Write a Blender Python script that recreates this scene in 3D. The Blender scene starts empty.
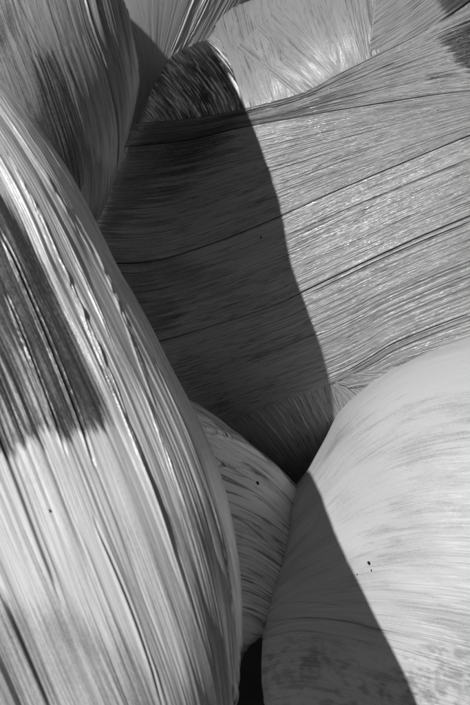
import bpy
import math
import numpy as np
from mathutils import Matrix, Vector

# ---------------------------------------------------------------- view geometry
FPX = 979.0                      # focal length in photo pixels (photo is 470 x 705)
PCX, PCY = 235.0, 352.5
PITCH = math.radians(12.0)       # camera looks down by this much
CAM_H = 1.93
SUN = np.array([-0.454, 0.60, 0.74]); SUN /= np.linalg.norm(SUN)   # towards the sun: right, up, backwards
RIGHT = np.array([1.0, 0.0, 0.0])
UP = np.array([0.0, math.sin(PITCH), math.cos(PITCH)])
FWD = np.array([0.0, math.cos(PITCH), -math.sin(PITCH)])
CAM = np.array([0.0, 0.0, CAM_H])

scene = bpy.context.scene
COL = scene.collection

# ---------------------------------------------------------------- camera
cam_data = bpy.data.cameras.new('camera')
cam = bpy.data.objects.new('camera', cam_data)
COL.objects.link(cam)
cam.matrix_world = Matrix.Translation(Vector(CAM)) @ Matrix((RIGHT, UP, -FWD)).transposed().to_4x4()
cam_data.sensor_fit = 'VERTICAL'
cam_data.sensor_height = 36.0
cam_data.lens = FPX / 705.0 * 36.0
cam_data.clip_end = 500
cam_data.clip_start = 0.05
cam_data.dof.use_dof = True
cam_data.dof.focus_distance = 2.85
cam_data.dof.aperture_fstop = 10.0
scene.camera = cam

# ---------------------------------------------------------------- daylight (neutral: black-and-white picture)
SW = SUN[0] * RIGHT + SUN[1] * UP - SUN[2] * FWD
world = bpy.data.worlds.new('World')
scene.world = world
world.use_nodes = True
nt = world.node_tree
bg = nt.nodes['Background']
sky = nt.nodes.new('ShaderNodeTexSky')
sky.sky_type = 'NISHITA'
sky.sun_disc = False
sky.sun_elevation = math.asin(SW[2])
sky.sun_rotation = math.atan2(SW[0], SW[1])
bw = nt.nodes.new('ShaderNodeSeparateColor')      # seen as through the red filter of a black-and-white picture
nt.links.new(sky.outputs[0], bw.inputs[0])
nt.links.new(bw.outputs[0], bg.inputs['Color'])
bg.inputs['Strength'].default_value = 0.055

sun_data = bpy.data.lights.new('sun', 'SUN')
sun_data.energy = 5.0
sun_data.angle = math.radians(0.53)
sun = bpy.data.objects.new('sun', sun_data)
COL.objects.link(sun)
sun.rotation_euler = Vector(SW).to_track_quat('Z', 'Y').to_euler()
sun.location = (-2, -2, 6)

vs = scene.view_settings
vs.view_transform = 'Standard'
vs.look = 'None'
vs.gamma = 1.0
vs.exposure = -0.35
vs.use_curve_mapping = False


# ---------------------------------------------------------------- bale bodies
def to_world(x, y, d):
    return CAM + np.multiply.outer(x, RIGHT) + np.multiply.outer(y, UP) + np.multiply.outer(d, FWD)


def catmull(pts, n, closed=False):
    p = np.asarray(pts, float)
    if closed:
        p = np.vstack([p[-1], p, p[0], p[1]])
    else:
        p = np.vstack([2 * p[0] - p[1], p, 2 * p[-1] - p[-2]])
    m = len(p) - 3
    u = np.linspace(0, m, n, endpoint=not closed)
    i = np.minimum(u.astype(int), m - 1)
    f = (u - i)[:, None]
    a, b, c, e = p[i], p[i + 1], p[i + 2], p[i + 3]
    return 0.5 * (2 * b + (c - a) * f + (2 * a - 5 * b + 4 * c - e) * f ** 2 + (3 * b - a - 3 * c + e) * f ** 3)


def even(pts, n):
    """Smooth polyline resampled at n points evenly spaced along its length."""
    q = catmull(pts, 400)
    l = np.r_[0, np.cumsum(np.hypot(*np.diff(q, axis=0).T))]
    u = np.linspace(0, l[-1], n)
    return np.c_[np.interp(u, l, q[:, 0]), np.interp(u, l, q[:, 1])]


class Body:
    """A closed, bulging bale: star-shaped equator, domed front and back."""
    NT = 720

    def __init__(self, centre, d0, outline, tf, tb, p=2.4, gx=0.0, gy=0.0, lump=0.008, seed=0, inset=0.0, pb=None):
        self.d0, self.tf, self.tb, self.p, self.gx, self.gy = d0, tf, tb, p, gx, gy
        self.cpx = np.array(centre, float)
        self.pb = pb or p
        self.C = np.array([(centre[0] - PCX) / FPX * d0, (PCY - centre[1]) / FPX * d0])
        rng = np.random.default_rng(seed)
        self.lw = [(rng.normal(0, 4.5, 2), rng.uniform(0, 6.28)) for _ in range(7)]
        self.lump = lump
        o = catmull(outline, 2000, True)
        th = np.arctan2(centre[1] - o[:, 1], o[:, 0] - centre[0])
        rr = np.hypot(o[:, 0] - centre[0], o[:, 1] - centre[1])
        k = np.argsort(th)
        self.th = np.linspace(-math.pi, math.pi, self.NT, endpoint=False)
        tgt = np.interp(self.th, th[k], rr[k], period=2 * math.pi) - inset
        self.r = tgt / FPX * d0
        rho = np.sin(np.linspace(0.6, math.pi / 2, 60))
        nb = 240
        bc = (np.arange(nb) + 0.5) / nb * 2 * math.pi - math.pi
        for _ in range(24):           # grow the equator until the solid's outline is the traced one
            c, s = np.cos(self.th)[:, None], np.sin(self.th)[:, None]
            best = np.zeros(nb)
            for t, ex in ((-self.tf, self.p), (self.tb, self.pb)):
                X = self.C[0] + self.r[:, None] * rho * c
                Y = self.C[1] + self.r[:, None] * rho * s
                d = self.eq(X, Y) + t * self.dome(rho, ex)
                px = PCX + X / d * FPX - centre[0]
                py = centre[1] - (PCY - Y / d * FPX)
                k = ((np.arctan2(py, px) + math.pi) / (2 * math.pi) * nb).astype(int) % nb
                np.maximum.at(best, k.ravel(), np.hypot(px, py).ravel())
            q = tgt / np.interp(self.th, bc, best, period=2 * math.pi)
            ft = np.fft.rfft(np.log(self.r * q ** 0.4 / tgt))
            ft[6:] = 0                # only broad corrections
            self.r = tgt * np.exp(np.fft.irfft(ft, self.NT))

    def eq(self, X, Y):
        return self.d0 + self.gx * (X - self.C[0]) + self.gy * (Y - self.C[1])

    def dome(self, rho, p=None):
        p = p or self.p
        return np.maximum(0.0, 1 - np.minimum(rho, 1.0) ** p) ** (1 / p)

    def rho(self, X, Y):
        dx, dy = X - self.C[0], Y - self.C[1]
        return np.hypot(dx, dy) / np.interp(np.arctan2(dy, dx), self.th, self.r, period=2 * math.pi)

    def lumps(self, X, Y):
        v = 0
        for w, ph in self.lw:
            v = v + np.sin(w[0] * X + w[1] * Y + ph)
        return self.lump * v / 2.0

    def depth(self, X, Y):
        rho = self.rho(X, Y)
        return self.eq(X, Y) - (self.tf + self.lumps(X, Y)) * self.dome(rho), rho

    def table(self):
        """Profile of the dome from front pole over the rim to the back pole, even in arc length."""
        a = np.linspace(0, math.pi / 2, 3000)
        x, y = np.sin(a) ** (2 / self.p), np.cos(a) ** (2 / self.p)
        rm = self.r.mean()
        l = np.r_[0, np.cumsum(np.hypot(np.diff(x) * rm, np.diff(y) * self.tf))]
        x2, y2 = np.sin(a) ** (2 / self.pb), np.cos(a) ** (2 / self.pb)
        l2 = np.r_[0, np.cumsum(np.hypot(np.diff(x2) * rm, np.diff(y2) * self.tb))]
        self.pl = np.r_[l, l[-1] + l2[-1] - l2[::-1][1:]]          # arc length
        self.pr = np.r_[x, x2[::-1][1:]]                            # rho
        self.pd = np.r_[-y * self.tf, y2[::-1][1:] * self.tb]       # depth from the equator
        self.pf = np.r_[y, np.zeros(len(y) - 1)]                   # share of the lumps

    def surf(self, th, l):
        rho, dz, lf = (np.interp(l, self.pl, q) for q in (self.pr, self.pd, self.pf))
        r = np.interp(th, self.th, self.r, period=2 * math.pi) * rho
        X = self.C[0] + r * np.cos(th); Y = self.C[1] + r * np.sin(th)
        return X, Y, self.eq(X, Y) + dz - self.lumps(X, Y) * lf

    def locate(self, px, py):
        """Polar angle and arc length of the surface point seen at each pixel; past the outline it runs on round the back."""
        if not hasattr(self, 'pl'):
            self.table()
            self.tt = np.linspace(-math.pi, math.pi, 361)
            self.tl = np.linspace(0, self.pl[-1] * 0.85, 420)
            X, Y, d = self.surf(self.tt[:, None], self.tl[None])
            ux = PCX + X / d * FPX; uy = PCY - Y / d * FPX
            self.pole = np.array([ux[0, 0], uy[0, 0]])
            ux, uy = ux - self.pole[0], self.pole[1] - uy
            self.tr = np.hypot(ux, uy)
            an = np.arctan2(uy, ux)
            self.da = np.mod(an - self.tt[:, None] + math.pi, 2 * math.pi) - math.pi
            self.da[:, :4] = self.da[:, 4:5]
            k = np.argmax(self.tr, 1)
            self.sil = (self.tl[k], self.tr.max(1))
            self.tr = np.maximum.accumulate(self.tr, 1)
        dx, dy = px - self.pole[0], self.pole[1] - py
        rad, ang = np.hypot(dx, dy).ravel(), np.arctan2(dy, dx).ravel()
        th = ang.copy()
        for _ in range(14):
            u = (np.mod(th + math.pi, 2 * math.pi)) / (2 * math.pi) * 360
            i = np.minimum(u.astype(int), 359); w = u - i
            l = 0; da = 0
            for ii, ww in ((i, 1 - w), (i + 1, w)):
                row = self.tr[ii]
                k = np.clip((row < rad[:, None]).sum(1), 1, len(self.tl) - 1)
                a, b = row[np.arange(len(k)), k - 1], row[np.arange(len(k)), k]
                f = np.clip((rad - a) / np.maximum(b - a, 1e-9), 0, 1)
                lk = self.tl[k - 1] + f * (self.tl[k] - self.tl[k - 1])
                over = rad - self.sil[1][ii]
                lk = np.where(over > 0, self.sil[0][ii] + np.minimum(over / FPX * self.d0 * 3.0, 0.22), lk)
                l = l + ww * lk
                kk = np.clip((lk / self.tl[1]).astype(int), 0, len(self.tl) - 1)
                da = da + ww * self.da[ii, np.minimum(kk, np.searchsorted(self.tl, self.sil[0][ii]).clip(0, len(self.tl) - 1))]
            th = th + 0.8 * (np.mod(ang - da - th + math.pi, 2 * math.pi) - math.pi)
        return th.reshape(px.shape), l.reshape(px.shape)

    def hit(self, px, py):
        """Local X, Y of the front surface seen at each pixel (rim where the ray misses)."""
        kx, ky = (px - PCX) / FPX, (PCY - py) / FPX
        d = np.full(px.shape, self.d0 - self.tf * 1.25 - 0.3)
        lo = d.copy(); hi = np.full(px.shape, np.nan); step = 0.02
        found = np.zeros(px.shape, bool)
        for _ in range(int((self.tf * 1.25 + 1.0) / step)):
            z, rho = self.depth(kx * d, ky * d)
            new = (z <= d) & (rho < 1) & ~found
            hi[new] = d[new]; found |= new
            lo = np.where(found, lo, d)
            d = d + step
        hi = np.where(found, hi, self.d0)
        lo = np.where(found, lo, self.d0)
        for _ in range(20):
            m = (lo + hi) / 2
            z, rho = self.depth(kx * m, ky * m)
            ins = (z <= m) & (rho < 1)
            hi = np.where(ins, m, hi); lo = np.where(ins, lo, m)
        X, Y = kx * hi, ky * hi
        rho = self.rho(X, Y)
        k = np.where(rho > 0.994, 0.994 / np.maximum(rho, 1e-6), 1.0)
        return self.C[0] + (X - self.C[0]) * k, self.C[1] + (Y - self.C[1]) * k


BL = Body((-30, 620), 1.62, [(-2, 84), (29, 120), (58, 161), (101, 234), (141, 297), (166, 346), (205, 432), (230, 518), (241, 590), (240, 650), (236, 705), (215, 800), (150, 910), (40, 990), (-100, 980), (-220, 880), (-290, 700), (-310, 500), (-280, 280), (-200, 90), (-110, 30), (-45, 48)], 0.46, 0.50, 3.4, gy=0.30, seed=1, inset=6.5, pb=1.8)
BU = Body((-40, -10), 2.383, [(122, 0), (132, 45), (139, 88), (136, 112), (125, 150), (112, 190), (96, 226), (62, 246), (0, 262), (-90, 262), (-170, 250), (-220, 100), (-230, -60), (-210, -220), (-150, -310), (-60, -330), (16, -290), (84, -180), (112, -80)], 0.474, 0.507, 1.99, gx=-0.349, gy=0.207, seed=2, pb=1.8)
BT = Body((190, -130), 3.75, [(300, 60), (250, 150), (185, 200), (110, 180), (55, 60), (40, -80), (60, -220), (120, -290), (210, -300), (290, -260), (330, -150), (330, -50)], 0.40, 0.40, 2.4, gx=0.524, gy=-0.148, seed=3)
BC = Body((330, 225), 3.25, [(250, 0), (231, 8), (214, 23), (204, 39), (184, 48), (166, 62), (150, 92), (136, 125), (108, 170), (88, 225), (82, 280), (100, 340), (140, 390), (195, 425), (250, 460), (300, 484), (400, 500), (510, 470), (580, 380), (605, 230), (580, 90), (520, 0), (430, -40), (340, -45), (280, -22)], 0.45, 0.60, 2.6, gx=-0.19, seed=4, inset=2)
BM = Body((165, 560), 2.95, [(130, 372), (182, 396), (215, 417), (250, 446), (280, 470), (300, 492), (318, 530), (314, 580), (285, 622), (245, 655), (222, 710), (190, 765), (120, 790), (40, 750), (0, 650), (0, 520), (40, 410), (85, 372)], 0.36, 0.38, 2.4, gy=-0.42, seed=5, inset=3.5)
BR = Body((470, 600), 2.603, [(470, 340), (420, 355), (380, 375), (345, 405), (325, 440), (302, 482), (285, 507), (281, 530), (275, 562), (267, 610), (262, 660), (264, 705), (285, 800), (350, 890), (470, 930), (600, 890), (690, 760), (715, 600), (680, 430), (610, 350), (540, 326)], 0.46, 0.60, 2.4, gx=-0.229, gy=0.18, seed=6)
BB = Body((55, 483), 3.95, [(215, 483), (205, 580), (150, 632), (55, 642), (-45, 632), (-95, 580), (-105, 483), (-90, 390), (-35, 340), (55, 328), (140, 338), (200, 390)], 0.5, 0.5, 2.6, seed=8)
BA = Body((35, 178), 4.0, [(190, 178), (178, 270), (120, 322), (35, 332), (-50, 322), (-110, 270), (-122, 178), (-110, 90), (-55, 35), (35, 22), (125, 35), (175, 90)], 0.5, 0.5, 2.6, seed=9)
BS = Body((-30, 1190), 1.60, [(250, 1190), (225, 1330), (120, 1400), (-30, 1412), (-200, 1395), (-310, 1310), (-330, 1190), (-300, 1060), (-180, 985), (-30, 970), (120, 985), (220, 1050)], 0.42, 0.42, 2.6, seed=7)


# ---------------------------------------------------------------- materials
def node(nt, kind, **kw):
    n = nt.nodes.new(kind)
    for k, v in kw.items():
        setattr(n, k, v)
    return n


def film_material(name, light, dark, mott=(7, 45), lo=0.45, hi=0.7, amt=0.6, rough=0.34, bump=0.5, fine=(10, 420), spec=0.5, streak=0.35, grain=0.16):
    """Stretch film over crop: grey film, darker where it clings to the damp crop; fine drawn-out creases along U."""
    m = bpy.data.materials.new(name)
    m.use_nodes = True
    nt = m.node_tree; L = nt.links.new
    b = nt.nodes['Principled BSDF']
    uv = node(nt, 'ShaderNodeUVMap', uv_map='crease')

    def noise(scale, detail=4.0, rough_=0.55, dist=0.0, off=0.0):
        mp = node(nt, 'ShaderNodeMapping')
        mp.inputs['Scale'].default_value = (scale[0], scale[1], 1)
        mp.inputs['Location'].default_value = (off, off * 1.7, off)
        L(uv.outputs[0], mp.inputs[0])
        n = node(nt, 'ShaderNodeTexNoise')
        n.inputs['Scale'].default_value = 1.0
        n.inputs['Detail'].default_value = detail
        n.inputs['Roughness'].default_value = rough_
        n.inputs['Distortion'].default_value = dist
        L(mp.outputs[0], n.inputs['Vector'])
        return n.outputs['Fac']

    def maprange(x, a, c, d=0.0, e=1.0):
        r = node(nt, 'ShaderNodeMapRange', interpolation_type='SMOOTHSTEP')
        for i, v in ((1, a), (2, c), (3, d), (4, e)):
            r.inputs[i].default_value = v
        L(x, r.inputs[0])
        return r.outputs[0]

    def math_(op, a, c):
        r = node(nt, 'ShaderNodeMath', operation=op)
        for i, v in ((0, a), (1, c)):
            if isinstance(v, (int, float)):
                r.inputs[i].default_value = v
            else:
                L(v, r.inputs[i])
        return r.outputs[0]

    cling = maprange(noise(mott, 6, 0.62, 0.6), lo, hi, 0, amt)             # flecks where film sticks to the crop; painted crease shade on the low bale
    st = node(nt, 'ShaderNodeAttribute', attribute_name='stain')
    f = math_('MAXIMUM', cling, st.outputs['Fac'])
    lines = maprange(noise((3.5, 300), 4, 0.6, 0.0, 3.3), 0.35, 0.7, -streak, streak)   # drawn-out thin and thick film
    f = math_('ADD', f, math_('MULTIPLY', lines, 0.5))
    cloud = maprange(noise((4, 7), 3, 0.5, 0.0, 8.1), 0.3, 0.7, -0.16, 0.16)
    f = math_('ADD', f, cloud)
    grit = maprange(noise((160, 330), 4, 0.7, 0.0, 4.4), 0.3, 0.7, -grain, grain)      # dust and chaff on the film
    f = math_('ADD', f, grit)
    scuff = maprange(noise((22, 260), 5, 0.7, 0.3, 9.4), 0.62, 0.72, 0.0, -0.45)        # pale rubbed scuffs
    f = math_('ADD', f, scuff)
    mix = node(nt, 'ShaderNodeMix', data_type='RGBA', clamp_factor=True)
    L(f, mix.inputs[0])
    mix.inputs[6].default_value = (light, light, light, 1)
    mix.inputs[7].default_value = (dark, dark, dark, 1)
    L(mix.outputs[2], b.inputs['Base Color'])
    L(maprange(noise((9, 60), 3, 0.5, 0, 5.0), 0.3, 0.7, rough - 0.07, rough + 0.12), b.inputs['Roughness'])
    b.inputs['Specular IOR Level'].default_value = spec
    h1 = noise(fine, 3, 0.6, 0.0, 1.7)
    h2 = noise((fine[0] * 0.6, fine[1] * 0.3), 3, 0.6, 0.0, 6.7)
    h3 = noise((30, 60), 3, 0.6, 0.0, 2.2)
    h = math_('ADD', math_('ADD', h1, math_('MULTIPLY', h2, 2.0)), math_('MULTIPLY', h3, 1.0))
    bp = node(nt, 'ShaderNodeBump')
    bp.inputs['Strength'].default_value = bump
    bp.inputs['Distance'].default_value = 0.0012
    L(h, bp.inputs['Height'])
    L(bp.outputs[0], b.inputs['Normal'])
    return m


def plain_material(name, v, rough=0.8, scale=30.0, var=0.5):
    m = bpy.data.materials.new(name)
    m.use_nodes = True
    nt = m.node_tree
    b = nt.nodes['Principled BSDF']
    n = node(nt, 'ShaderNodeTexNoise')
    n.inputs['Scale'].default_value = scale
    n.inputs['Detail'].default_value = 6
    r = node(nt, 'ShaderNodeMapRange')
    r.inputs[3].default_value = v * (1 - var); r.inputs[4].default_value = v * (1 + var)
    tc = node(nt, 'ShaderNodeTexCoord')
    nt.links.new(tc.outputs['Object'], n.inputs['Vector'])
    nt.links.new(n.outputs['Fac'], r.inputs[0])
    nt.links.new(r.outputs[0], b.inputs['Base Color'])
    b.inputs['Roughness'].default_value = rough
    bp = node(nt, 'ShaderNodeBump')
    bp.inputs['Distance'].default_value = 0.01
    nt.links.new(n.outputs['Fac'], bp.inputs['Height'])
    nt.links.new(bp.outputs[0], b.inputs['Normal'])
    return m


MAT = dict(
    L=film_material('film_front_bale', 0.58, 0.05, (4, 40), 0.50, 0.75, 0.35, rough=0.28, bump=0.25, streak=0.4),
    U=film_material('film_upper_bale', 0.32, 0.05, (14, 210), 0.44, 0.66, 0.55, rough=0.34, bump=0.5, streak=0.6),
    T=film_material('film_back_bale', 0.36, 0.08, (6, 60), 0.5, 0.75, 0.5, bump=0.4),
    C=film_material('film_creased_bale', 0.31, 0.022, (15, 120), 0.50, 0.62, 0.5, rough=0.22, bump=0.8, fine=(8, 520), streak=0.45, spec=0.75),
    C2=film_material('film_loose_shoulder', 0.80, 0.02, (7, 80), 0.36, 0.50, 0.93, rough=0.28, bump=0.5),
    C3=film_material('film_taut_top', 0.25, 0.04, (10, 110), 0.48, 0.66, 0.45, rough=0.34, bump=0.5, streak=0.5, spec=0.4),
    M=film_material('film_low_bale', 0.85, 0.04, (4, 44), 0.50, 0.64, 0.7, rough=0.28, bump=0.6, streak=0.6),  # dark streaks paint in the crease shading that flat skylight leaves out
    R=film_material('film_pale_bale', 0.47, 0.13, (4, 24), 0.45, 0.72, 0.38, rough=0.44, bump=0.35, spec=0.35, streak=0.26),
)
MAT['speck'] = plain_material('dirt', 0.012, 0.7, 200)
MAT['soil'] = plain_material('soil', 0.06, 0.95, 6)


# ---------------------------------------------------------------- mesh helpers
def lattice(rng, ns, nt_, S, T):
    """Value noise on an ns x nt lattice, sampled at grid S (0..1 along) x T (0..1 across)."""
    g = rng.uniform(-1, 1, (ns + 2, nt_ + 2))
    a = np.clip(S, 0, 1) * ns; b = np.clip(T, 0, 1) * nt_
    i = np.minimum(a.astype(int), ns); j = np.minimum(b.astype(int), nt_)
    fa = a - i; fb = b - j
    fa = fa * fa * (3 - 2 * fa); fb = fb * fb * (3 - 2 * fb)
    return (g[i, j] * (1 - fa) + g[i + 1, j] * fa) * (1 - fb) + (g[i, j + 1] * (1 - fa) + g[i + 1, j + 1] * fa) * fb


def mesh_object(name, verts, faces, mat, parent, uv=None, stain=None, smooth=True):
    me = bpy.data.meshes.new(name)
    v = np.asarray(verts, np.float32); f = np.asarray(faces, np.int32)
    me.vertices.add(len(v)); me.vertices.foreach_set('co', v.ravel())
    n = f.shape[1]
    me.loops.add(f.size); me.loops.foreach_set('vertex_index', f.ravel())
    me.polygons.add(len(f))
    me.polygons.foreach_set('loop_start', np.arange(0, f.size, n, dtype=np.int32))
    me.polygons.foreach_set('use_smooth', np.full(len(f), smooth))
    if uv is not None:
        l = me.uv_layers.new(name='crease')
        l.data.foreach_set('uv', np.asarray(uv, np.float32)[f.ravel()].ravel())
    if stain is not None:
        a = me.attributes.new('stain', 'FLOAT', 'POINT')
        a.data.foreach_set('value', np.asarray(stain, np.float32).ravel())
    me.materials.append(mat)
    me.update(calc_edges=True)
    me.validate()
    o = bpy.data.objects.new(name, me)
    COL.objects.link(o)
    if parent is not None:
        o.parent = parent
    return o


def grid_faces(a, b):
    i = np.arange(a * b).reshape(a, b)
    return np.stack([i[:-1, :-1], i[1:, :-1], i[1:, 1:], i[:-1, 1:]], -1).reshape(-1, 4)


def inside_depth(px, py, poly):
    """Signed distance in pixels to a closed polygon, positive inside."""
    P = np.asarray(poly, float); Q = np.roll(P, -1, 0)
    best = np.full(px.shape, 1e9); odd = np.zeros(px.shape, bool)
    for (x0, y0), (x1, y1) in zip(P, Q):
        ex, ey = x1 - x0, y1 - y0
        t = np.clip(((px - x0) * ex + (py - y0) * ey) / (ex * ex + ey * ey), 0, 1)
        best = np.minimum(best, np.hypot(px - x0 - t * ex, py - y0 - t * ey))
        if y0 != y1:
            odd ^= ((y0 > py) != (y1 > py)) & (px < ex * (py - y0) / ey + x0)
    return np.where(odd, best, -best)


def bale(body, label, mat, stains=(), seed=0):
    body.locate(np.zeros(1), np.zeros(1))
    th = np.linspace(-math.pi, math.pi, 161)[:-1]
    ph = np.linspace(0, body.pl[-1], 92)[1:-1]
    rows = [to_world(*body.surf(th, np.full(len(th), a))) for a in ph]
    r = np.interp(th, body.th, body.r, period=2 * math.pi)
    V = np.array(rows)
    front = V[0].mean(0); back = V[-1].mean(0)
    n, k = len(ph), len(th)
    idx = np.arange(n * k).reshape(n, k)
    f = np.stack([idx[:-1], np.roll(idx, -1, 1)[:-1], np.roll(idx, -1, 1)[1:], idx[1:]], -1).reshape(-1, 4)[:, ::-1]
    allv = np.vstack([V.reshape(-1, 3), front, back])
    base = np.array([allv[:, 0].mean(), allv[:, 1].mean(), allv[:, 2].min()])
    root = bpy.data.objects.new('silage_bale', None)
    COL.objects.link(root)
    root.location = base
    root['label'] = label
    root['category'] = 'bale'
    root['group'] = 'film wrapped bales stacked in the pile'
    tri_f = [(idx[0, i], idx[0, (i + 1) % k], n * k) for i in range(k)]
    tri_b = [(idx[-1, (i + 1) % k], idx[-1, i], n * k + 1) for i in range(k)]
    quads = np.vstack([f[:, [0, 1, 2]], f[:, [0, 2, 3]], np.array(tri_f), np.array(tri_b)])
    R_ = r.mean()
    uv = np.empty((n * k + 2, 2))
    uv[:n * k, 0] = np.repeat(np.cumsum(np.r_[0, np.linalg.norm(np.diff(V[:, 0], axis=0), axis=1)]), k)
    uv[:n * k, 1] = np.tile(np.abs(th) * R_, n)
    uv[n * k:] = 0
    mesh_object('film_wrap', allv - base, quads, mat, root, uv)
    return dict(root=root, base=base, body=body, mat=mat, stains=stains)


def strip(bl, A, B, off=0.002, ns=120, pitch=0.0045, amp=0.0012, big=0.002, folds=(), seed=0, mat=None, label=None, sharp=1.0, slack=0.35, run=1.0, drop=-0.003):
    """One strip of stretch film laid on the bale: creases run along A and B (photo points on the bale), real relief across."""
    body = bl['body']; rng = np.random.default_rng(seed + 17)
    nc = 56
    a, b = even(A, nc), even(B, nc)
    tc = np.linspace(0, 1, nc)
    PX = a[:, None, 0] * (1 - tc) + b[:, None, 0] * tc
    PY = a[:, None, 1] * (1 - tc) + b[:, None, 1] * tc
    TH, AL = body.locate(PX, PY)
    P = to_world(*body.surf(TH, AL))
    W = np.linalg.norm(np.diff(P, axis=1), axis=-1).sum(1).max()
    Ln = np.linalg.norm(np.diff(P[:, nc // 2], axis=0), axis=-1).sum()
    nt_ = int(np.clip(W / (pitch / 4.5), 60, 900))
    s = np.linspace(0, 1, ns); t = np.linspace(0, 1, nt_)

    def spline(n):                     # smooth upsampling matrix
        return np.stack([catmull(np.c_[e, e], n)[:, 0] for e in np.eye(nc)], 1)
    Ms, Mt = spline(ns), spline(nt_)
    P = np.einsum('ai,ijc,bj->abc', Ms, P, Mt, optimize=True)
    PX, PY = Ms @ PX @ Mt.T, Ms @ PY @ Mt.T
    S, T = np.meshgrid(s, t, indexing='ij')
    N = np.cross(np.gradient(P, axis=0), np.gradient(P, axis=1))
    N /= np.maximum(np.linalg.norm(N, axis=-1, keepdims=True), 1e-12)
    ctr = to_world(body.C[0], body.C[1], body.d0)
    N *= 1 if (N * (P - ctr)).sum() > 0 else -1
    # relief: drawn-out creases of several widths, sharp valleys, fading in and out along their length
    Tw = np.clip(T + 0.010 * lattice(rng, 5, 3, S, T), 0, 1)
    D = np.zeros_like(T)
    for sc, am, rl in ((1.0, 0.55, 0.12), (2.3, 1.0, 0.17), (5.0, 0.9, 0.26)):
        k = max(2, int(Ln / (rl * run)))
        cnt = max(3, int(W / (pitch * sc)))
        v = lattice(rng, k, cnt, S, Tw)
        v = (1 - np.abs(v) * 2) * (-1 if sc > 2 else 1) * sharp + v * (1 - sharp)
        env = np.clip(slack + 0.9 * lattice(rng, max(2, int(Ln / 0.25)), max(4, cnt // 9), S, T) + 0.3, 0, 1.3)
        D += amp * am * v * env
    D += big * lattice(rng, 3, max(3, int(W / 0.06)), S, T)
    for pts, width, deep in folds:
        q = even(pts, 40)
        k = [np.argmin((PX - x) ** 2 + (PY - y) ** 2) for x, y in q]
        ii, jj = np.unravel_index(k, PX.shape)
        o = np.argsort(s[ii], kind='stable')
        tf = np.polyval(np.polyfit(s[ii][o], t[jj][o], 4), s)[:, None]
        w0, w1 = s[ii].min(), s[ii].max()
        fade = (np.clip((s - w0) / 0.05 + 0.3, 0, 1) * np.clip((w1 - s) / 0.05 + 0.3, 0, 1))[:, None]
        u = (T - tf) * W / width
        D += fade * deep * (-np.exp(-u * u) + 0.55 * np.exp(-((u - 1.7) / 0.9) ** 2) + 0.35 * np.exp(-((u + 1.9) / 1.0) ** 2))
    edge = np.minimum(np.minimum(T, 1 - T) * W / 0.004, np.minimum(S, 1 - S) * Ln / 0.006)
    lift = off + D
    lift = np.maximum(lift, 0.0004)
    lift = np.where(edge < 1, lift * np.clip(edge, 0, 1) + drop * (1 - np.clip(edge, 0, 1)), lift)
    P = P + N * lift[..., None]
    st = np.zeros_like(T)
    for poly, amount, soft, jag in bl['stains']:
        e = inside_depth(PX, PY, poly)
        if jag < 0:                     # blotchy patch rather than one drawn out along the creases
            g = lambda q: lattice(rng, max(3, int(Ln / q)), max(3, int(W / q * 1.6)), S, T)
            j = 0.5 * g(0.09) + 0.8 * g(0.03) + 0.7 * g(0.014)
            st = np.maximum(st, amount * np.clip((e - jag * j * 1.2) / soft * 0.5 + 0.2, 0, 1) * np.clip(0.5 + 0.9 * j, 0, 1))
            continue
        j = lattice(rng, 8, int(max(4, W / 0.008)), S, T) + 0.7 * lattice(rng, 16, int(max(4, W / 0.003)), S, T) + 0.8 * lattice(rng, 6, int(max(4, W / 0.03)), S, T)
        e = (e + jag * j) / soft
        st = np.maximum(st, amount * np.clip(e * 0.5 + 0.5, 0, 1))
    uv = np.stack([S * Ln + seed * 0.37, T * W + seed * 0.73], -1).reshape(-1, 2)
    V = P.reshape(-1, 3) - bl['base']
    f = grid_faces(ns, nt_)
    q = f[len(f) // 2]
    nrm = np.cross(V[q[1]] - V[q[0]], V[q[2]] - V[q[0]])
    if nrm @ N.reshape(-1, 3)[q[0]] < 0:
        f = f[:, ::-1]
    o = mesh_object('film_strip', V, f, mat or bl['mat'], bl['root'], uv, st)
    if label:
        o['label'] = label
    return o


def speck(bl, x, y, size, ang=0.5, seed=0, up=0.004):
    """A crumb of dirt stuck on the film."""
    body = bl['body']
    X, Y = body.hit(np.array([float(x)]), np.array([float(y)]))
    d, _ = body.depth(X, Y)
    c = to_world(X, Y, d - up)[0]
    rng = np.random.default_rng(seed)
    vs_, fs = [], []
    n, m = 10, 6
    for i in range(m + 1):
        p = math.pi * i / m
        for j in range(n):
            q = 2 * math.pi * j / n
            k = 1 + rng.uniform(-0.28, 0.28)
            u = size * k * math.sin(p) * math.cos(q) * 0.55; w = size * k * math.sin(p) * math.sin(q)
            ru, rw = u * math.cos(ang) - w * math.sin(ang), u * math.sin(ang) + w * math.cos(ang)
            vs_.append(c + RIGHT * ru + UP * rw - FWD * (size * 0.4 * math.cos(p)))
    for i in range(m):
        for j in range(n):
            fs.append((i * n + j, i * n + (j + 1) % n, (i + 1) * n + (j + 1) % n, (i + 1) * n + j))
    mesh_object('dirt_speck', np.array(vs_) - bl['base'], fs, MAT['speck'], bl['root'])


# ---------------------------------------------------------------- ground
gv = []
gn = 60
rng = np.random.default_rng(3)
xs = np.linspace(-1, 1, gn); xs = np.sign(xs) * np.abs(xs) ** 2.2 * 60
for x in xs:
    for y in xs:
        gv.append((x, y + 3, 0.02 * rng.uniform(-1, 1)))
ground = mesh_object('ground', np.array(gv), grid_faces(gn, gn)[:, ::1], MAT['soil'], None)
ground['kind'] = 'structure'

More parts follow.
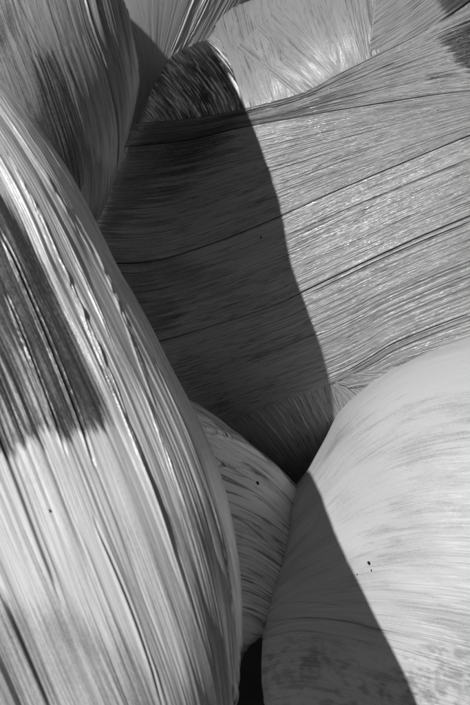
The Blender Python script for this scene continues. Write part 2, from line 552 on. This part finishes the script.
# ---------------------------------------------------------------- the bales
# front left bale: long lengthwise creases
bL = bale(BL, 'big bale at front left with long lengthwise creases and dark damp patch', MAT['L'], stains=[
    ([(-160, 60), (-60, 150), (0, 205), (45, 275), (75, 345), (100, 405), (104, 428), (75, 436), (45, 440), (0, 456), (-90, 470), (-200, 400)], 0.97, 5, 9),
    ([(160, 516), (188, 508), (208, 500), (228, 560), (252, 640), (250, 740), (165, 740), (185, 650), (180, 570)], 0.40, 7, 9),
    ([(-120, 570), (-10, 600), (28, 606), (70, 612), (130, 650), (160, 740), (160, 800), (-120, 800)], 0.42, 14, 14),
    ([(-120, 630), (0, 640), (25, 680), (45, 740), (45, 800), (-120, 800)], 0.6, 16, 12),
], seed=1)
f1 = [(-125, -30), (-70, 60), (0, 185), (40, 275), (75, 350), (110, 430), (140, 505), (170, 590), (193, 670), (204, 740), (206, 800)]
f2 = [(-205, 20), (-130, 130), (-60, 235), (0, 350), (42, 450), (78, 545), (108, 625), (136, 700), (155, 760), (170, 820)]
f3 = [(-290, 60), (-210, 170), (-160, 300), (-110, 440), (-65, 550), (-25, 640), (15, 730), (50, 800), (80, 860)]
f4 = [(-380, 120), (-370, 300), (-340, 450), (-300, 600), (-240, 730), (-160, 830), (-80, 910)]
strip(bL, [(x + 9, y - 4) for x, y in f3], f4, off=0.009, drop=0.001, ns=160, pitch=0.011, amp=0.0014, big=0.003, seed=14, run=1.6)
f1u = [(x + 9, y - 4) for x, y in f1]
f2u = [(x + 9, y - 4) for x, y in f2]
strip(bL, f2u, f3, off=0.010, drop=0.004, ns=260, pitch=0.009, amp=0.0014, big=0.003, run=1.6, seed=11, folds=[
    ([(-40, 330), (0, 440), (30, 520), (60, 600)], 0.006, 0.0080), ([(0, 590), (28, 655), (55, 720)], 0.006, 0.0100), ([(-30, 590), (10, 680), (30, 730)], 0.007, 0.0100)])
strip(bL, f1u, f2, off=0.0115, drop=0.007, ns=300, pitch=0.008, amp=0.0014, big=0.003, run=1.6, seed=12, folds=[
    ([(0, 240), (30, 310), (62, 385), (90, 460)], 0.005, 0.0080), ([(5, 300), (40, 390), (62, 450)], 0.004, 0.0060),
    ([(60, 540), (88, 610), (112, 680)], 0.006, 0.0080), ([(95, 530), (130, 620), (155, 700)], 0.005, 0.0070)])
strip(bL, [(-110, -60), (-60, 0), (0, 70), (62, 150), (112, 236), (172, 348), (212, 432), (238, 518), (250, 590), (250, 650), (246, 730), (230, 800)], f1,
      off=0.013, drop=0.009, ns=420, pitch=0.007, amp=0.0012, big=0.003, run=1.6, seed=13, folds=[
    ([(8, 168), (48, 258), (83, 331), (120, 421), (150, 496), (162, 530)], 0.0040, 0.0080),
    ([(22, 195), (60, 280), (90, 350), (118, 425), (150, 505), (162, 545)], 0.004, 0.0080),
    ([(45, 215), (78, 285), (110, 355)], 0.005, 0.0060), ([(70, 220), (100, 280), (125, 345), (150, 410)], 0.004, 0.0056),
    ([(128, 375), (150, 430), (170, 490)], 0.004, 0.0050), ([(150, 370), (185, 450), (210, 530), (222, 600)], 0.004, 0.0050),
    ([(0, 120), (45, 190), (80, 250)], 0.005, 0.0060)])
speck(bL, 93, 278, 0.0030, 0.5, 1, up=0.014)
speck(bL, 131, 406, 0.0020, 0.5, 2, up=0.014)
speck(bL, 52, 509, 0.0022, 0.2, 3, up=0.014)

# upper left bale
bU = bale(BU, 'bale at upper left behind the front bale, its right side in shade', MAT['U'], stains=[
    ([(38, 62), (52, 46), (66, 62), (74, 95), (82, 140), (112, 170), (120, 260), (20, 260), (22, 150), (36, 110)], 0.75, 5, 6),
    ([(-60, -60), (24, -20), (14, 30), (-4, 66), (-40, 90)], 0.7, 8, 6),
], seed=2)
u1 = [(62, -120), (84, 0), (107, 75), (117, 130), (114, 180), (98, 245)]
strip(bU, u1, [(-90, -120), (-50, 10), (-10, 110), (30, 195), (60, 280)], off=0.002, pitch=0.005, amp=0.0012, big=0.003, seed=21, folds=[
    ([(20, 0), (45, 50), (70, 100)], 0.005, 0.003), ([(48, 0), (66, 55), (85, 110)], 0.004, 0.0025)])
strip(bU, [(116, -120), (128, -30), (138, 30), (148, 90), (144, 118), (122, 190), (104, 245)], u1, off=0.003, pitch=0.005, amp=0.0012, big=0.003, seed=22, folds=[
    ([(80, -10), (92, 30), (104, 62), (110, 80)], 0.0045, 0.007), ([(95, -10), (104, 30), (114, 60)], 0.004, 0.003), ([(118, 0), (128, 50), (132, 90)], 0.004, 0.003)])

# bale behind at the top
bT = bale(BT, 'bale at the back in the gap at top, half in shadow', MAT['T'], seed=3)
tcr = [(208, -70), (196, -20), (182, 20), (167, 60), (150, 120)]
strip(bT, [(100, -70), (112, -20), (128, 20), (145, 70), (146, 120)], tcr, off=0.002, pitch=0.008, amp=0.0005, big=0.001, run=2, seed=31)
strip(bT, tcr, [(330, -70), (290, -10), (250, 40), (210, 90), (175, 120)], off=0.003, pitch=0.007, amp=0.002, big=0.003, seed=32, folds=[
    ([(198, -15), (186, 15), (172, 50)], 0.006, 0.007), ([(215, -20), (198, 20), (182, 50)], 0.006, 0.005)])

# creased bale in the centre
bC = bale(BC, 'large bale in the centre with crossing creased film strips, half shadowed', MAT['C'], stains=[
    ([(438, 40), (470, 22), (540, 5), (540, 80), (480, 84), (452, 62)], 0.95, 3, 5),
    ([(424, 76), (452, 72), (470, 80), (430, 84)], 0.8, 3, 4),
    ([(446, 18), (470, 4), (520, -30), (450, -30), (438, 0)], 0.95, 3, 3),  # dark gap past the bale's top edge, put into the film colour
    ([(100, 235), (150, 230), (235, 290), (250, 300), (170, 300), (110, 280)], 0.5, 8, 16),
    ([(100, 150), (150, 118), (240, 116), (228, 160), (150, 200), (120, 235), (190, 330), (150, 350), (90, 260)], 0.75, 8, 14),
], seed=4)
k0a = [(120, 126), (185, 120), (235, 112), (300, 95), (345, 72), (430, 28), (480, 3), (540, -28)]
k0b = [(112, 150), (185, 142), (235, 130), (300, 118), (345, 110), (430, 97), (480, 92), (540, 88)]
k1 = [(85, 262), (150, 262), (215, 243), (275, 219), (340, 190), (400, 165), (470, 136), (560, 100)]
k2 = [(95, 345), (150, 343), (215, 325), (275, 305), (305, 291), (400, 246), (470, 216), (560, 180)]
k3 = [(150, 424), (185, 430), (225, 422), (280, 402), (335, 382), (370, 365), (400, 347), (470, 320), (560, 290)]
strip(bC, [(190, 415), (225, 440), (265, 475), (290, 500)], [(338, 372), (345, 400), (355, 430), (360, 480)], off=0.0055, ns=60, pitch=0.006, amp=0.0016, seed=41)
strip(bC, [(334, 379), (360, 372), (400, 368)], [(332, 384), (346, 410), (352, 450)], off=0.0060, ns=60, pitch=0.007, amp=0.0020, seed=42)
strip(bC, [(342, 377), (372, 360), (402, 342), (470, 314), (560, 284)], [(346, 388), (375, 384), (405, 378), (470, 368), (560, 352)], off=0.0070, ns=80, pitch=0.008, amp=0.0024, seed=43)
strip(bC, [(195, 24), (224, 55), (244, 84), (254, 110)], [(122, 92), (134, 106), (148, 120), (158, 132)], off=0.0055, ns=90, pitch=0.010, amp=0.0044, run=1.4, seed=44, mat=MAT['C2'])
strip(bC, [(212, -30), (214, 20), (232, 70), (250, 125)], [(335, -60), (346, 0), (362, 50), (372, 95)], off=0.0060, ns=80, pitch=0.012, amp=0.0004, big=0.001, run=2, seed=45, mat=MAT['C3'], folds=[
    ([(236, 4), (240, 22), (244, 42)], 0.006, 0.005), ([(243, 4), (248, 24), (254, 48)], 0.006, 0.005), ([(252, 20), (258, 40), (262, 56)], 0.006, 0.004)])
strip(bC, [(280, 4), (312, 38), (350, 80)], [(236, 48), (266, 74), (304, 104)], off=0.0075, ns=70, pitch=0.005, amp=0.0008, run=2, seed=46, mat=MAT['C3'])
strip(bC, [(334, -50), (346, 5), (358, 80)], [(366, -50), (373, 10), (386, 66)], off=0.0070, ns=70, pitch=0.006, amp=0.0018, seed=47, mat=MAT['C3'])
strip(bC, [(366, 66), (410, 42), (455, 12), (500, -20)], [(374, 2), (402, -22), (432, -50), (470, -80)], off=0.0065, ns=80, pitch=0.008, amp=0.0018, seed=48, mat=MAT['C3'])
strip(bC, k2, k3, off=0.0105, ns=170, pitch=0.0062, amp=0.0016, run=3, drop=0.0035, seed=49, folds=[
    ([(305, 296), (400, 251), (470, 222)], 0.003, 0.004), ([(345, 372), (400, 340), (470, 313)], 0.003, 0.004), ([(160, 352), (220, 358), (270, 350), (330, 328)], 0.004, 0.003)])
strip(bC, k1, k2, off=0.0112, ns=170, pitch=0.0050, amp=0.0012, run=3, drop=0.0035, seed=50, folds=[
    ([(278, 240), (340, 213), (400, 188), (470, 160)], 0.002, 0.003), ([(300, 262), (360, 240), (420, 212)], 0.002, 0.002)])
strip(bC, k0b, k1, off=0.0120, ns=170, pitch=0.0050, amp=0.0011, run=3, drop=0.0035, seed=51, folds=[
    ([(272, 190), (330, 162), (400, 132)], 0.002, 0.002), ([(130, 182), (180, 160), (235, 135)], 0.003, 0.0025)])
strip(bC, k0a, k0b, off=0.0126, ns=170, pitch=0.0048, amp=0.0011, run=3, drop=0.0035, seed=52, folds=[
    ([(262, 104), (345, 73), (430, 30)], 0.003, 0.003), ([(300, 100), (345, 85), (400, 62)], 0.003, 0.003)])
speck(bC, 261, 238, 0.0045, 0.3, 4, up=0.011)

# low bale in the gap
bM = bale(BM, 'low bale wedged in the shaded gap between the two lower bales', MAT['M'], seed=5)
m1 = [(40, 560), (150, 560), (205, 562), (245, 570), (275, 588), (315, 620)]
strip(bM, m1, [(40, 740), (150, 740), (205, 735), (245, 735), (275, 745), (315, 770)], off=0.012, ns=70, pitch=0.010, amp=0.0036, run=1.5, seed=61)
strip(bM, [(50, 340), (140, 362), (185, 390), (230, 422), (275, 456), (318, 505)], m1, off=0.014, ns=110, pitch=0.010, amp=0.0042, run=1.5, seed=62, folds=[
    ([(190, 432), (220, 438), (250, 452), (285, 485)], 0.008, 0.011), ([(200, 462), (225, 468), (250, 474), (285, 505)], 0.007, 0.009),
    ([(212, 508), (240, 520), (270, 545)], 0.008, 0.011), ([(220, 540), (250, 546), (275, 562)], 0.008, 0.010)])
speck(bM, 257, 483, 0.0085, -0.2, 5, up=0.022)
speck(bM, 203, 455, 0.0025, -0.2, 6, up=0.022)

# pale bale lower right
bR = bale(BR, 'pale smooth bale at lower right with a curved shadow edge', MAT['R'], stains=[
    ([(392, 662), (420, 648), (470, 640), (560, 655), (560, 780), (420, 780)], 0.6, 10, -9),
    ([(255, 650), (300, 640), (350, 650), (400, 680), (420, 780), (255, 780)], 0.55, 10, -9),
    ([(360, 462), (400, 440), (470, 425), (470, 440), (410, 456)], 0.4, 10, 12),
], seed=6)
r1 = [(258, 640), (300, 630), (345, 636), (400, 650), (470, 672), (560, 705)]
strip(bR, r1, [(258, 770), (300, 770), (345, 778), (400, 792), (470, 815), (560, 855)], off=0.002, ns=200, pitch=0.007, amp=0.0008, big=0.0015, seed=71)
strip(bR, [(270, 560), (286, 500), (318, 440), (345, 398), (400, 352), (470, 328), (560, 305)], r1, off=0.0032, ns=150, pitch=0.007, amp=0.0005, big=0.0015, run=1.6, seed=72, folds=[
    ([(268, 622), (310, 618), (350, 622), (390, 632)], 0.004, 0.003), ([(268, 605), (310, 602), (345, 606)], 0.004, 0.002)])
speck(bR, 369, 563, 0.0062, 0.5, 7)
speck(bR, 371, 570, 0.0030, 0.2, 8)
speck(bR, 357, 574, 0.0022, 0.2, 9)

# bale of the bottom row that carries the front bale (below the frame)
bB = bale(BB, 'bale on the ground in the back row, behind the low bale', MAT['T'], seed=8)
bA = bale(BA, 'bale of the second back row, under the bale at the top', MAT['T'], seed=9)
bS = bale(BS, 'bale of the bottom row carrying the front left bale', MAT['L'], seed=7)
